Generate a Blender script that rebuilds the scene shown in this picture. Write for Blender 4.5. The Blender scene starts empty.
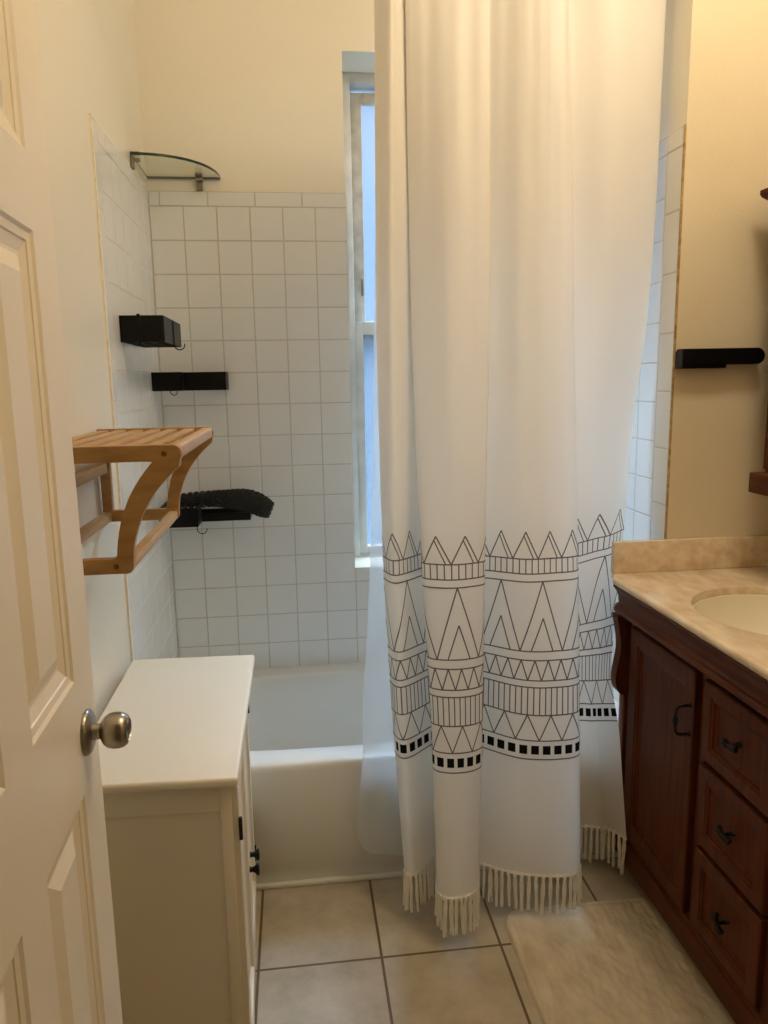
import bpy, bmesh, math, random
from mathutils import Vector, Matrix
random.seed(7)
PI = math.pi

# ------------------------------------------------------------------ camera, world, lights, exposure
S = bpy.context.scene
COL = S.collection
cam_d = bpy.data.cameras.new('camera')
cam = bpy.data.objects.new('camera', cam_d)
COL.objects.link(cam)
cam_d.sensor_fit = 'VERTICAL'
cam_d.sensor_height = 36.0
cam_d.lens = 750.43 / 1024 * 36.0
cam_d.clip_start = 0.02
CR = [[0.9926416669645578, 0.03656260324052292, 0.11543698302580488],
      [-0.11996710117280111, 0.16748490728056584, 0.9785482616965885],
      [-0.016444319445290567, 0.9851964179175117, -0.1706388070764821]]
cam.matrix_world = Matrix(((CR[0][0], CR[0][1], -CR[0][2], 0.44858),
                           (CR[1][0], CR[1][1], -CR[1][2], -2.69156),
                           (CR[2][0], CR[2][1], -CR[2][2], 1.41785),
                           (0, 0, 0, 1)))
S.camera = cam

world = bpy.data.worlds.new('sky')
S.world = world
world.use_nodes = True
bg = world.node_tree.nodes['Background']
bg.inputs['Strength'].default_value = 1.0
# daylight in a light well: pale blue straight out of the window, brighter sky overhead
_nt = world.node_tree
_tc = _nt.nodes.new('ShaderNodeTexCoord')
_sx = _nt.nodes.new('ShaderNodeSeparateXYZ')
_rp = _nt.nodes.new('ShaderNodeValToRGB')
_rp.color_ramp.elements[0].position = 0.34
_rp.color_ramp.elements[0].color = (0.31, 0.54, 0.90, 1)
_rp.color_ramp.elements[1].position = 0.62
_rp.color_ramp.elements[1].color = (25.0, 34.0, 45.0, 1)
_nt.links.new(_tc.outputs['Generated'], _sx.inputs[0])
_nt.links.new(_sx.outputs['Z'], _rp.inputs['Fac'])
_nt.links.new(_rp.outputs['Color'], bg.inputs['Color'])

def lamp(name, kind, loc, energy, color, **kw):
    d = bpy.data.lights.new(name, kind)
    d.energy = energy
    d.color = color
    for k, v in kw.items():
        setattr(d, k, v)
    o = bpy.data.objects.new(name, d)
    o.location = loc
    COL.objects.link(o)
    return o

lamp('ceiling_light', 'POINT', (1.40, -1.52, 2.84), 29.0, (1.0, 0.85, 0.65), shadow_soft_size=0.13)
S.view_settings.view_transform = 'Standard'
S.view_settings.look = 'None'
S.view_settings.exposure = 0.0
S.view_settings.gamma = 1.0
S.view_settings.use_curve_mapping = False
S.cycles.use_denoising = True
S.cycles.max_bounces = 12
S.cycles.diffuse_bounces = 6
S.cycles.transparent_max_bounces = 16
S.cycles.sample_clamp_indirect = 6.0
S.cycles.caustics_reflective = False
S.cycles.caustics_refractive = False

# ------------------------------------------------------------------ helpers
def lin(c):
    return tuple(((v / 255) / 12.92 if v / 255 <= 0.04045 else ((v / 255 + 0.055) / 1.055) ** 2.4) for v in c)

def nd(nt, t, **kw):
    n = nt.nodes.new(t)
    for k, v in kw.items():
        setattr(n, k, v)
    return n

def mat(name, rgb, rough=0.5, metal=0.0, var=None, scale=20.0, stretch=(1, 1, 1), bump=0.0, bscale=80.0, spec=0.5,
        coat=0.0, detail=4.0):
    m = bpy.data.materials.new(name)
    m.use_nodes = True
    nt = m.node_tree
    b = nt.nodes['Principled BSDF']
    b.inputs['Roughness'].default_value = rough
    b.inputs['Metallic'].default_value = metal
    b.inputs['Specular IOR Level'].default_value = spec
    b.inputs['Coat Weight'].default_value = coat
    b.inputs['Coat Roughness'].default_value = 0.15
    c = lin(rgb)
    b.inputs['Base Color'].default_value = (*c, 1)
    geo = nd(nt, 'ShaderNodeNewGeometry')
    mp = nd(nt, 'ShaderNodeMapping')
    mp.inputs['Scale'].default_value = stretch
    nt.links.new(geo.outputs['Position'], mp.inputs['Vector'])
    c2 = lin(var) if var else tuple(v * 0.96 for v in c)
    nz = nd(nt, 'ShaderNodeTexNoise')
    nz.inputs['Scale'].default_value = scale
    nz.inputs['Detail'].default_value = detail
    nt.links.new(mp.outputs['Vector'], nz.inputs['Vector'])
    rp = nd(nt, 'ShaderNodeValToRGB')
    rp.color_ramp.elements[0].position = 0.35
    rp.color_ramp.elements[1].position = 0.68
    rp.color_ramp.elements[0].color = (*c, 1)
    rp.color_ramp.elements[1].color = (*c2, 1)
    nt.links.new(nz.outputs['Fac'], rp.inputs['Fac'])
    nt.links.new(rp.outputs['Color'], b.inputs['Base Color'])
    if bump:
        n2 = nd(nt, 'ShaderNodeTexNoise')
        n2.inputs['Scale'].default_value = bscale
        n2.inputs['Detail'].default_value = 3.0
        nt.links.new(mp.outputs['Vector'], n2.inputs['Vector'])
        bp = nd(nt, 'ShaderNodeBump')
        bp.inputs['Strength'].default_value = bump
        bp.inputs['Distance'].default_value = 0.002
        nt.links.new(n2.outputs['Fac'], bp.inputs['Height'])
        nt.links.new(bp.outputs['Normal'], b.inputs['Normal'])
    return m

M = {}
M['paint'] = mat('wall_paint', (232, 226, 210), 0.30, bump=0.2, bscale=140, scale=2.0, var=(229, 222, 205))
M['paint_tan'] = mat('wall_paint_tan', (214, 201, 172), 0.55, bump=0.25, bscale=160, scale=3.0, var=(220, 208, 182))
M['ceiling'] = mat('ceiling_paint', (238, 234, 224), 0.7)
M['tile'] = mat('white_tile', (228, 228, 224), 0.12, scale=3, var=(224, 224, 220))
M['grout'] = mat('grey_grout', (192, 186, 176), 0.9, scale=60, var=(200, 194, 185))
M['tile_edge'] = mat('raw_tile_edge', (150, 120, 80), 0.9, scale=60, var=(190, 165, 120))
M['tile_edge_cream'] = mat('painted_tile_edge', (238, 231, 215), 0.6, scale=60, var=(226, 215, 192))
M['tub'] = mat('white_enamel', (228, 227, 222), 0.12, scale=2, var=(226, 225, 220))
M['caulk'] = mat('white_caulk', (222, 220, 210), 0.4, scale=30)
M['door'] = mat('door_paint', (238, 228, 208), 0.36, scale=3, var=(236, 225, 205), bump=0.04, bscale=200)
M['white_wood'] = mat('cream_cabinet_paint', (230, 222, 204), 0.42, scale=3, var=(228, 219, 200), bump=0.03, bscale=220)
M['nickel'] = mat('satin_nickel', (172, 166, 154), 0.28, metal=1.0, scale=200, stretch=(1, 1, 8), var=(158, 151, 138))
M['black'] = mat('black_coated_metal', (4, 4, 5), 0.42, scale=40, var=(6, 6, 7), spec=0.22)
M['iron'] = mat('black_iron', (14, 12, 12), 0.4, metal=0.3, scale=80, var=(30, 28, 27), bump=0.3, bscale=300)
M['bamboo'] = mat('bamboo_wood', (190, 154, 103), 0.42, scale=9, stretch=(14, 1.2, 14), var=(170, 132, 82), bump=0.04, bscale=40)
M['bamboo_x'] = mat('bamboo_wood_side', (174, 136, 86), 0.42, scale=9, stretch=(2, 14, 8), var=(154, 114, 66), bump=0.04, bscale=40)
M['brass'] = mat('brass_screw', (130, 88, 42), 0.35, metal=0.9)
M['cherry'] = mat('dark_cherry_wood', (95, 45, 14), 0.46, scale=7, stretch=(9, 9, 0.8), var=(70, 30, 8), bump=0.05, bscale=30, detail=8, spec=0.2)
M['cherry_h'] = mat('dark_cherry_wood_rails', (93, 44, 14), 0.42, scale=7, stretch=(9, 0.8, 9), var=(68, 29, 8), bump=0.05, bscale=30, detail=8, spec=0.2)
M['cherry_painted_shade'] = mat('dark_cherry_painted_shade', (40, 18, 10), 0.5)  # toe kick: shade under the plinth put into a darker cherry colour
M['marble'] = mat('beige_marble', (234, 218, 192), 0.18, scale=22, var=(214, 190, 158), detail=12, stretch=(1.4, .6, 1.4))
M['basin'] = mat('cream_porcelain', (242, 234, 212), 0.12, scale=2)
M['window_paint'] = mat('window_white_paint', (214, 214, 210), 0.4, scale=12, var=(196, 196, 192))
M['window_greyer'] = mat('window_greyer_paint', (204, 200, 190), 0.5, scale=18, var=(176, 170, 158))  # upper sash paint, greyer and more mottled than the frame
M['rug'] = mat('ivory_plush', (212, 198, 172), 0.95, scale=16, var=(192, 177, 151), bump=0.9, bscale=190, spec=0.1, stretch=(1.6, .8, 1))
M['yarn'] = mat('ivory_yarn', (250, 246, 237), 0.9, scale=150, var=(240, 233, 220), bump=0.6, bscale=400, spec=0.1)
M['print'] = mat('printed_charcoal_ink', (118, 113, 112), 0.8, spec=0.1)
M['ink'] = mat('printed_black_ink', (22, 22, 24), 0.8, spec=0.1)
M['rubber'] = mat('black_rubber_pile', (16, 17, 16), 0.7, scale=90, var=(26, 28, 26), bump=0.4, bscale=220)
M['chrome'] = mat('brushed_steel', (150, 146, 138), 0.3, metal=1.0)

def fabric_mat():
    m = bpy.data.materials.new('cream_satin_curtain')
    m.use_nodes = True
    nt = m.node_tree
    out = nt.nodes['Material Output']
    b = nt.nodes['Principled BSDF']
    b.inputs['Base Color'].default_value = (*lin((238, 232, 220)), 1)
    b.inputs['Roughness'].default_value = 0.5
    b.inputs['Sheen Weight'].default_value = 0.15
    geo = nd(nt, 'ShaderNodeNewGeometry')
    mp = nd(nt, 'ShaderNodeMapping')
    mp.inputs['Scale'].default_value = (900, 900, 900)
    nt.links.new(geo.outputs['Position'], mp.inputs['Vector'])
    nz = nd(nt, 'ShaderNodeTexNoise')
    nz.inputs['Scale'].default_value = 1.0
    nt.links.new(mp.outputs['Vector'], nz.inputs['Vector'])
    bp = nd(nt, 'ShaderNodeBump')
    bp.inputs['Strength'].default_value = 0.08
    bp.inputs['Distance'].default_value = 0.001
    nt.links.new(nz.outputs['Fac'], bp.inputs['Height'])
    nt.links.new(bp.outputs['Normal'], b.inputs['Normal'])
    tr = nd(nt, 'ShaderNodeBsdfTranslucent')
    tr.inputs['Color'].default_value = (*lin((240, 236, 228)), 1)
    mx = nd(nt, 'ShaderNodeMixShader')
    mx.inputs['Fac'].default_value = 0.30
    nt.links.new(b.outputs['BSDF'], mx.inputs[1])
    nt.links.new(tr.outputs['BSDF'], mx.inputs[2])
    nt.links.new(mx.outputs['Shader'], out.inputs['Surface'])
    return m
M['curtain'] = fabric_mat()

def sheet_mat(name, rgb, transp, gloss_rough=0.25):
    """thin see-through sheet: clear part + light-scattering part + a little gloss"""
    m = bpy.data.materials.new(name)
    m.use_nodes = True
    nt = m.node_tree
    nt.nodes.remove(nt.nodes['Principled BSDF'])
    out = nt.nodes['Material Output']
    t = nd(nt, 'ShaderNodeBsdfTransparent')
    tl = nd(nt, 'ShaderNodeBsdfTranslucent')
    tl.inputs['Color'].default_value = (*lin(rgb), 1)
    df = nd(nt, 'ShaderNodeBsdfDiffuse')
    df.inputs['Color'].default_value = (*lin(rgb), 1)
    g = nd(nt, 'ShaderNodeBsdfGlossy')
    g.inputs['Roughness'].default_value = gloss_rough
    a = nd(nt, 'ShaderNodeMixShader'); a.inputs['Fac'].default_value = 0.5
    nt.links.new(tl.outputs[0], a.inputs[1]); nt.links.new(df.outputs[0], a.inputs[2])
    b = nd(nt, 'ShaderNodeMixShader'); b.inputs['Fac'].default_value = transp
    nt.links.new(a.outputs[0], b.inputs[1]); nt.links.new(t.outputs[0], b.inputs[2])
    c = nd(nt, 'ShaderNodeMixShader'); c.inputs['Fac'].default_value = 0.05
    nt.links.new(b.outputs[0], c.inputs[1]); nt.links.new(g.outputs[0], c.inputs[2])
    nt.links.new(c.outputs[0], out.inputs['Surface'])
    return m
M['liner'] = sheet_mat('frosted_plastic_liner', (232, 240, 245), 0.36)
M['dimmed_pane'] = sheet_mat('dimmed_window_glass', (120, 132, 145), 0.55, 0.3)  # lower pane: bluish grey, density added to dim daylight on the sill
M['frosted'] = sheet_mat('frosted_window_glass', (225, 238, 250), 0.97, 0.3)

def glass_mat():
    m = bpy.data.materials.new('green_edge_glass')
    m.use_nodes = True
    nt = m.node_tree
    nt.nodes.remove(nt.nodes['Principled BSDF'])
    out = nt.nodes['Material Output']
    t = nd(nt, 'ShaderNodeBsdfTransparent'); t.inputs['Color'].default_value = (0.94, 0.97, 0.95, 1)
    g = nd(nt, 'ShaderNodeBsdfGlossy'); g.inputs['Roughness'].default_value = 0.02
    lw = nd(nt, 'ShaderNodeLayerWeight')
    pw = nd(nt, 'ShaderNodeMath', operation='POWER'); pw.inputs[1].default_value = 4.0
    fr = nd(nt, 'ShaderNodeMath', operation='MULTIPLY_ADD'); fr.inputs[1].default_value = 0.5; fr.inputs[2].default_value = 0.04
    nt.links.new(lw.outputs['Facing'], pw.inputs[0]); nt.links.new(pw.outputs[0], fr.inputs[0])
    mx = nd(nt, 'ShaderNodeMixShader')
    nt.links.new(fr.outputs[0], mx.inputs['Fac'])
    nt.links.new(t.outputs[0], mx.inputs[1]); nt.links.new(g.outputs[0], mx.inputs[2])
    nt.links.new(mx.outputs[0], out.inputs['Surface'])
    return m
M['glass'] = glass_mat()
M['glass_edge'] = mat('dark_green_glass_edge', (22, 52, 42), 0.08, scale=10)

def floor_mat():
    m = bpy.data.materials.new('beige_floor_tiles')
    m.use_nodes = True
    nt = m.node_tree
    b = nt.nodes['Principled BSDF']
    geo = nd(nt, 'ShaderNodeNewGeometry')
    mp = nd(nt, 'ShaderNodeMapping', vector_type='TEXTURE')
    mp.inputs['Location'].default_value = (0.314 - 3.05 , -1.041 - 6.1, 0)
    mp.inputs['Rotation'].default_value = (0, 0, 0)
    nt.links.new(geo.outputs['Position'], mp.inputs['Vector'])
    br = nd(nt, 'ShaderNodeTexBrick', offset=0.0, squash=1.0)
    br.inputs['Scale'].default_value = 1.0
    br.inputs['Brick Width'].default_value = 0.305
    br.inputs['Row Height'].default_value = 0.305
    br.inputs['Mortar Size'].default_value = 0.0036
    br.inputs['Mortar Smooth'].default_value = 0.15
    br.inputs['Bias'].default_value = 0.0
    br.inputs['Color1'].default_value = (1, 1, 1, 1)
    br.inputs['Color2'].default_value = (0.93, 0.93, 0.93, 1)
    br.inputs['Mortar'].default_value = (0, 0, 0, 1)
    nt.links.new(mp.outputs['Vector'], br.inputs['Vector'])
    n1 = nd(nt, 'ShaderNodeTexNoise'); n1.inputs['Scale'].default_value = 9; n1.inputs['Detail'].default_value = 8
    n1.inputs['Roughness'].default_value = 0.65
    nt.links.new(geo.outputs['Position'], n1.inputs['Vector'])
    rp = nd(nt, 'ShaderNodeValToRGB')
    rp.color_ramp.elements[0].position = 0.32; rp.color_ramp.elements[1].position = 0.7
    rp.color_ramp.elements[0].color = (*lin((168, 155, 132)), 1)
    rp.color_ramp.elements[1].color = (*lin((197, 185, 163)), 1)
    nt.links.new(n1.outputs['Fac'], rp.inputs['Fac'])
    ml = nd(nt, 'ShaderNodeMix', data_type='RGBA', blend_type='MULTIPLY')
    ml.inputs['Factor'].default_value = 1.0
    nt.links.new(rp.outputs['Color'], ml.inputs[6]); nt.links.new(br.outputs['Color'], ml.inputs[7])
    mx = nd(nt, 'ShaderNodeMix', data_type='RGBA')
    nt.links.new(br.outputs['Fac'], mx.inputs['Factor'])
    nt.links.new(ml.outputs[2], mx.inputs[6])
    mx.inputs[7].default_value = (*lin((102, 84, 62)), 1)
    nt.links.new(mx.outputs[2], b.inputs['Base Color'])
    b.inputs['Roughness'].default_value = 0.38
    bp = nd(nt, 'ShaderNodeBump'); bp.inputs['Strength'].default_value = 0.6; bp.inputs['Distance'].default_value = 0.002
    bp.invert = True
    nt.links.new(br.outputs['Fac'], bp.inputs['Height'])
    nt.links.new(bp.outputs['Normal'], b.inputs['Normal'])
    return m
M['floor'] = floor_mat()

class MB:
    """collects shapes into one mesh"""
    def __init__(s):
        s.v, s.f, s.mi, s.sm = [], [], [], []
    def add(s, vs, fs, mi=0, smooth=False):
        n = len(s.v)
        s.v += [tuple(v) for v in vs]
        for f in fs:
            s.f.append([i + n for i in f]); s.mi.append(mi); s.sm.append(smooth)
    def addbm(s, bm, mi=0, smooth=False):
        bm.verts.ensure_lookup_table()
        for i, v in enumerate(bm.verts):
            v.index = i
        s.add([v.co[:] for v in bm.verts], [[v.index for v in f.verts] for f in bm.faces], mi, smooth)
        bm.free()
    def box(s, a, b, bev=0.0, seg=2, mi=0, smooth=None):
        bm = bmesh.new()
        bmesh.ops.create_cube(bm, size=1.0)
        for v in bm.verts:
            v.co = Vector([(a[i] + b[i]) / 2 + v.co[i] * (b[i] - a[i]) for i in range(3)])
        if bev:
            bmesh.ops.bevel(bm, geom=list(bm.edges), offset=bev, segments=seg, affect='EDGES', profile=0.5)
        s.addbm(bm, mi, bool(bev) if smooth is None else smooth)
    def tube(s, pts, r, n=10, mi=0, caps=True, closed=False, flat=1.0):
        pts = [Vector(p) for p in pts]
        rs = r if isinstance(r, (list, tuple)) else [r] * len(pts)
        m = len(pts)
        vs, fs = [], []
        t0 = (pts[1] - pts[0]).normalized()
        ref = Vector((0, 0, 1)) if abs(t0.z) < 0.9 else Vector((1, 0, 0))
        u = t0.cross(ref).normalized()
        for i, p in enumerate(pts):
            if closed:
                t = (pts[(i + 1) % m] - pts[i - 1]).normalized()
            else:
                t = (pts[min(i + 1, m - 1)] - pts[max(i - 1, 0)]).normalized()
            u = (u - t * u.dot(t)).normalized()
            w = t.cross(u)
            for k in range(n):
                a = 2 * PI * k / n
                vs.append(p + (u * math.cos(a) + w * math.sin(a) * flat) * rs[i])
        for i in range(m if closed else m - 1):
            j = (i + 1) % m
            for k in range(n):
                k2 = (k + 1) % n
                fs.append([i * n + k, i * n + k2, j * n + k2, j * n + k])
        if caps and not closed:
            fs.append(list(range(n))[::-1]); fs.append([(m - 1) * n + k for k in range(n)])
        s.add(vs, fs, mi, True)
    def lathe(s, prof, n=28, mat4=None, mi=0):
        """prof: (radius, height) along +Z, moved by mat4"""
        mat4 = mat4 or Matrix()
        vs, fs = [], []
        for r, h in prof:
            for k in range(n):
                a = 2 * PI * k / n
                vs.append(mat4 @ Vector((r * math.cos(a), r * math.sin(a), h)))
        for i in range(len(prof) - 1):
            for k in range(n):
                k2 = (k + 1) % n
                fs.append([i * n + k, i * n + k2, (i + 1) * n + k2, (i + 1) * n + k])
        fs.append(list(range(n))[::-1]); fs.append([(len(prof) - 1) * n + k for k in range(n)])
        s.add(vs, fs, mi, True)
    def loft(s, loops, cap0=True, cap1=True, mi=0, smooth=False):
        n = len(loops[0])
        vs = [p for l in loops for p in l]
        fs = []
        for i in range(len(loops) - 1):
            for k in range(n):
                k2 = (k + 1) % n
                fs.append([i * n + k, i * n + k2, (i + 1) * n + k2, (i + 1) * n + k])
        if cap0: fs.append(list(range(n))[::-1])
        if cap1: fs.append([(len(loops) - 1) * n + k for k in range(n)])
        s.add(vs, fs, mi, smooth)
    def prism(s, poly, a0, a1, to, mi=0, smooth=False):
        """poly of (p, q) swept from a0 to a1; to(p, q, a) -> xyz"""
        s.loft([[to(p, q, a0) for p, q in poly], [to(p, q, a1) for p, q in poly]], mi=mi, smooth=smooth)
    def rings(s, a0, a1, z0, z1, steps, to, mi=0):
        """nested rectangles: steps of (inset, depth); last one is filled"""
        vs, fs = [], []
        for ins, d in steps:
            vs += [to(a0 + ins, z0 + ins, d), to(a1 - ins, z0 + ins, d), to(a1 - ins, z1 - ins, d), to(a0 + ins, z1 - ins, d)]
        for i in range(len(steps) - 1):
            for k in range(4):
                k2 = (k + 1) % 4
                fs.append([i * 4 + k, i * 4 + k2, i * 4 + 4 + k2, i * 4 + 4 + k])
        e = (len(steps) - 1) * 4
        fs.append([e, e + 1, e + 2, e + 3])
        s.add(vs, fs, mi)
    def build(s, name, mats, parent=None, fix=True, autosmooth=True):
        me = bpy.data.meshes.new(name)
        me.from_pydata(s.v, [], s.f)
        mats = mats if isinstance(mats, (list, tuple)) else [mats]
        for m in mats:
            me.materials.append(m)
        for p, i, sm in zip(me.polygons, s.mi, s.sm):
            p.material_index = i
            p.use_smooth = sm
        if fix:
            bm = bmesh.new(); bm.from_mesh(me)
            bmesh.ops.recalc_face_normals(bm, faces=bm.faces)
            bm.to_mesh(me); bm.free()
        me.update()
        if autosmooth and any(s.sm):
            me.set_sharp_from_angle(angle=math.radians(42))
        o = bpy.data.objects.new(name, me)
        COL.objects.link(o)
        if parent:
            o.parent = parent
            o.matrix_parent_inverse = Matrix.Translation(-Vector(parent.location)) if parent.type == 'EMPTY' else Matrix()
        return o

def thing(name, label, cat, loc=(0, 0, 0), group=None):
    o = bpy.data.objects.new(name, None)
    o.empty_display_size = 0.05
    o.location = loc
    COL.objects.link(o)
    tag(o, label, cat, group)
    return o

def tag(o, label=None, cat=None, group=None, kind=None):
    if label: o['label'] = label
    if cat: o['category'] = cat
    if group: o['group'] = group
    if kind: o['kind'] = kind
    return o

def struct(o, label=None):
    o['kind'] = 'structure'
    if label: o['label'] = label
    return o

# ------------------------------------------------------------------ room shell
XR = 1.468            # alcove end wall
YP = -0.742           # partition the vanity backs on
XW = 1.86             # right wall
ZC = 3.15             # ceiling
WX0, WX1, WZ0, WZ1 = 0.652, 1.25, 0.742, 2.498   # window opening

b = MB(); b.box((-0.6, -3.6, -0.1), (2.1, 0.4, 0.0)); struct(b.build('floor', M['floor']), 'beige ceramic floor tiles with dark brown grout lines')
b = MB(); b.box((-0.6, -3.6, ZC), (2.1, 0.4, ZC + 0.1)); struct(b.build('ceiling', M['ceiling']))
b = MB(); b.box((-0.12, -2.33, 0), (-0.006, 0.35, ZC)); struct(b.build('wall_left', M['paint']), 'cream painted wall on the left behind the bamboo rack')
b = MB()
b.box((-0.006, 0.006, 0), (WX0, 0.35, ZC)); b.box((WX1, 0.006, 0), (1.6, 0.35, ZC))
b.box((WX0, 0.006, 0), (WX1, 0.35, WZ0)); b.box((WX0, 0.006, WZ1), (WX1, 0.35, ZC))
struct(b.build('wall_back', M['paint']), 'cream painted far wall above the white tiles')
b = MB(); b.box((XR + 0.006, YP, 0), (2.0, 0.006, ZC)); _wa = struct(b.build('wall_alcove', [M['paint_tan'], M['paint']]), 'tan painted wall behind the vanity, at the right end of the tub')
for p in _wa.data.polygons:
    if p.normal.x < -0.9: p.material_index = 1
b = MB(); b.box((XW, -2.33, 0), (2.0, YP, ZC)); struct(b.build('wall_right', M['paint_tan']))
b = MB()
DX0, DX1, DZ = 0.135, 0.80, 2.05
b.box((-0.12, -2.43, 0), (DX0, -2.33, ZC)); b.box((DX1, -2.43, 0), (2.0, -2.33, ZC)); b.box((DX0, -2.43, DZ), (DX1, -2.33, ZC))
struct(b.build('wall_front', M['paint_tan']))
b = MB()
b.box((-0.6, -3.6, 0), (-0.5, -2.43, ZC)); b.box((2.0, -3.6, 0), (2.1, -2.43, ZC)); b.box((-0.5, -3.6, 0), (2.0, -3.5, ZC))
b.box((-0.6, -2.43, 0), (-0.12, -2.33, ZC))
struct(b.build('wall_hall', M['paint_tan']))

# ------------------------------------------------------------------ tile surrounds
P = 0.1095
Z1 = 2.0053           # top course line
ZT = Z1 + 0.047       # top of the half-height trim course
ZB = 0.372
G = 0.0030

def tile_wall(name, rects, to, label, edge=None, em='tile_edge'):
    """rects (a0,a1,z0,z1); to(a,z,d) -> xyz, d = out of the wall"""
    m = MB()
    for a0, a1, z0, z1 in rects:
        if a1 - a0 < 0.006 or z1 - z0 < 0.006:
            continue
        g = G / 2
        e = 0.0016
        tl = [random.uniform(-0.00022, 0.00022) for _ in range(4)]
        A = [(a0 + g, z0 + g), (a1 - g, z0 + g), (a1 - g, z1 - g), (a0 + g, z1 - g)]
        B = [(a0 + g + e, z0 + g + e), (a1 - g - e, z0 + g + e), (a1 - g - e, z1 - g - e), (a0 + g + e, z1 - g - e)]
        vs = [to(p, q, -0.006) for p, q in A] + [to(p, q, -0.0010) for p, q in A] + [to(p, q, t) for (p, q), t in zip(B, tl)]
        fs = [[k, (k + 1) % 4, 4 + (k + 1) % 4, 4 + k] for k in range(4)] + [[4 + k, 4 + (k + 1) % 4, 8 + (k + 1) % 4, 8 + k] for k in range(4)] + [[8, 9, 10, 11]]
        m.add(vs, fs, 0)
        m.add([to(a0, z0, -0.0007), to(a1, z0, -0.0007), to(a1, z1, -0.0007), to(a0, z1, -0.0007)], [[0, 1, 2, 3]], 1)
    if edge:
        for q in edge:
            m.box(q[0], q[1], mi=2)
    return struct(m.build(name, [M['tile'], M['grout'], M[em]], fix=False), label)

def minus(r, w):
    a0, a1, z0, z1 = r
    x0, x1, y0, y1 = w
    if a1 <= x0 or a0 >= x1 or z1 <= y0 or z0 >= y1:
        return [r]
    out = []
    if a0 < x0: out.append((a0, x0, z0, z1))
    if a1 > x1: out.append((x1, a1, z0, z1))
    m0, m1 = max(a0, x0), min(a1, x1)
    if z0 < y0: out.append((m0, m1, z0, y0))
    if z1 > y1: out.append((m0, m1, y1, z1))
    return out

rows = [(max(ZB, Z1 - (k + 1) * P), Z1 - k * P) for k in range(15)]
# back
R = []
for k in range(14):
    for z0, z1 in rows:
        R += minus((k * P, min(XR, (k + 1) * P), z0, z1), (WX0 + 0.003, WX1, WZ0, 9))
x = -0.122
while x < XR:
    R += minus((max(0, x), min(XR, x + 0.1565), Z1, ZT), (WX0 + 0.003, WX1, WZ0, 9))
    x += 0.1565
tile_wall('wall_back_tile', R, lambda a, z, d: (a, -d, z), 'white square wall tiles on the far wall over the tub')
# left : a = distance from the back corner
def side_rects(n, trim):
    R = []
    for k in range(n):
        for z0, z1 in rows:
            R.append((k * P, (k + 1) * P, z0, z1))
    x = -0.04
    while x < n * P:
        R.append((max(0, x), min(n * P, x + 0.1565), Z1, ZT)); x += 0.1565
    R.append((n * P, n * P + trim, Z1, ZT))
    z = Z1
    while z > ZB:
        R.append((n * P, n * P + trim, max(ZB, z - 0.1565), z)); z -= 0.1565
    return R
YL = -(6 * P + 0.052)
tile_wall('wall_left_tile', side_rects(6, 0.052), lambda a, z, d: (d, -a, z), 'white glossy tiles on the left wall beside the tub',
          [((-0.006, YL - 0.004, 0.34), (-0.0005, YL, ZT + 0.003)), ((-0.006, YL, ZT), (-0.001, 0, ZT + 0.003))], 'tile_edge_cream')
tile_wall('wall_alcove_tile', [(a0, min(a1, -YP - 0.003), z0, z1) for a0, a1, z0, z1 in side_rects(6, 0.085)],
          lambda a, z, d: (XR - d, -a, z), 'white tiles on the right end wall of the tub',
          [((XR + 0.0005, YP - 0.001, 0.34), (XR + 0.006, YP + 0.003, ZT + 0.003))])

# ------------------------------------------------------------------ window
b = MB()
fy0, fy1 = 0.177, 0.285
b.box((WX0, fy0, WZ0), (0.69, fy1, WZ1), 0.003); b.box((1.212, fy0, WZ0), (WX1, fy1, WZ1), 0.003)
b.box((0.69, fy0, 2.466), (1.212, fy1, WZ1), 0.003); b.box((0.69, fy0, WZ0), (1.212, fy1, 0.752), 0.003)
win = struct(b.build('window_1', M['window_paint']), 'narrow white sash window with frosted glass behind the curtain')
def sash(name, y0, y1, x0, x1, z0, z1, w, top, bot, m, gm='frosted'):
    b = MB()
    b.box((x0, y0, z0), (x0 + w, y1, z1), 0.003); b.box((x1 - w, y0, z0), (x1, y1, z1), 0.003)
    b.box((x0 + w, y0, z1 - top), (x1 - w, y1, z1), 0.003); b.box((x0 + w, y0, z0), (x1 - w, y1, z0 + bot), 0.003)
    o = b.build(name, m, win)
    c = (y0 + y1) / 2
    g = MB(); g.box((x0 + w - 0.004, c - 0.002, z0 + bot - 0.004), (x1 - w + 0.004, c + 0.002, z1 - top + 0.004))
    g.build('pane', M[gm], o)
    return o
up = sash('upper_sash', 0.228, 0.258, 0.692, 1.210, 1.58, 2.450, 0.042, 0.036, 0.035, M['window_greyer'])
lo = sash('lower_sash', 0.186, 0.216, 0.690, 1.212, 0.752, 1.641, 0.031, 0.047, 0.030, M['window_paint'], 'dimmed_pane')
b = MB(); b.box((0.72, 0.222, 1.74), (0.728, 0.23, 1.80), 0.002); b.build('sash_clip', M['chrome'], up)

# ------------------------------------------------------------------ tub
def ray_poly(cx, cy, ang, poly):
    c, s_ = math.cos(ang), math.sin(ang)
    best = None
    for i in range(len(poly)):
        (x0, y0), (x1, y1) = poly[i], poly[(i + 1) % len(poly)]
        ex, ey = x1 - x0, y1 - y0
        den = c * ey - s_ * ex
        if abs(den) < 1e-9: continue
        t = ((x0 - cx) * ey - (y0 - cy) * ex) / den
        u = ((x0 - cx) * s_ - (y0 - cy) * c) / den
        if t > 0 and -1e-6 <= u <= 1 + 1e-6 and (best is None or t < best): best = t
    return (cx + c * best, cy + s_ * best)

def angles(cx, cy, poly, n):
    A = [2 * PI * k / n for k in range(n)]
    for px, py in poly:
        a = math.atan2(py - cy, px - cx) % (2 * PI)
        j = min(range(n), key=lambda i: abs((A[i] - a + PI) % (2 * PI) - PI))
        A[j] = a
    return sorted(A)

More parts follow.
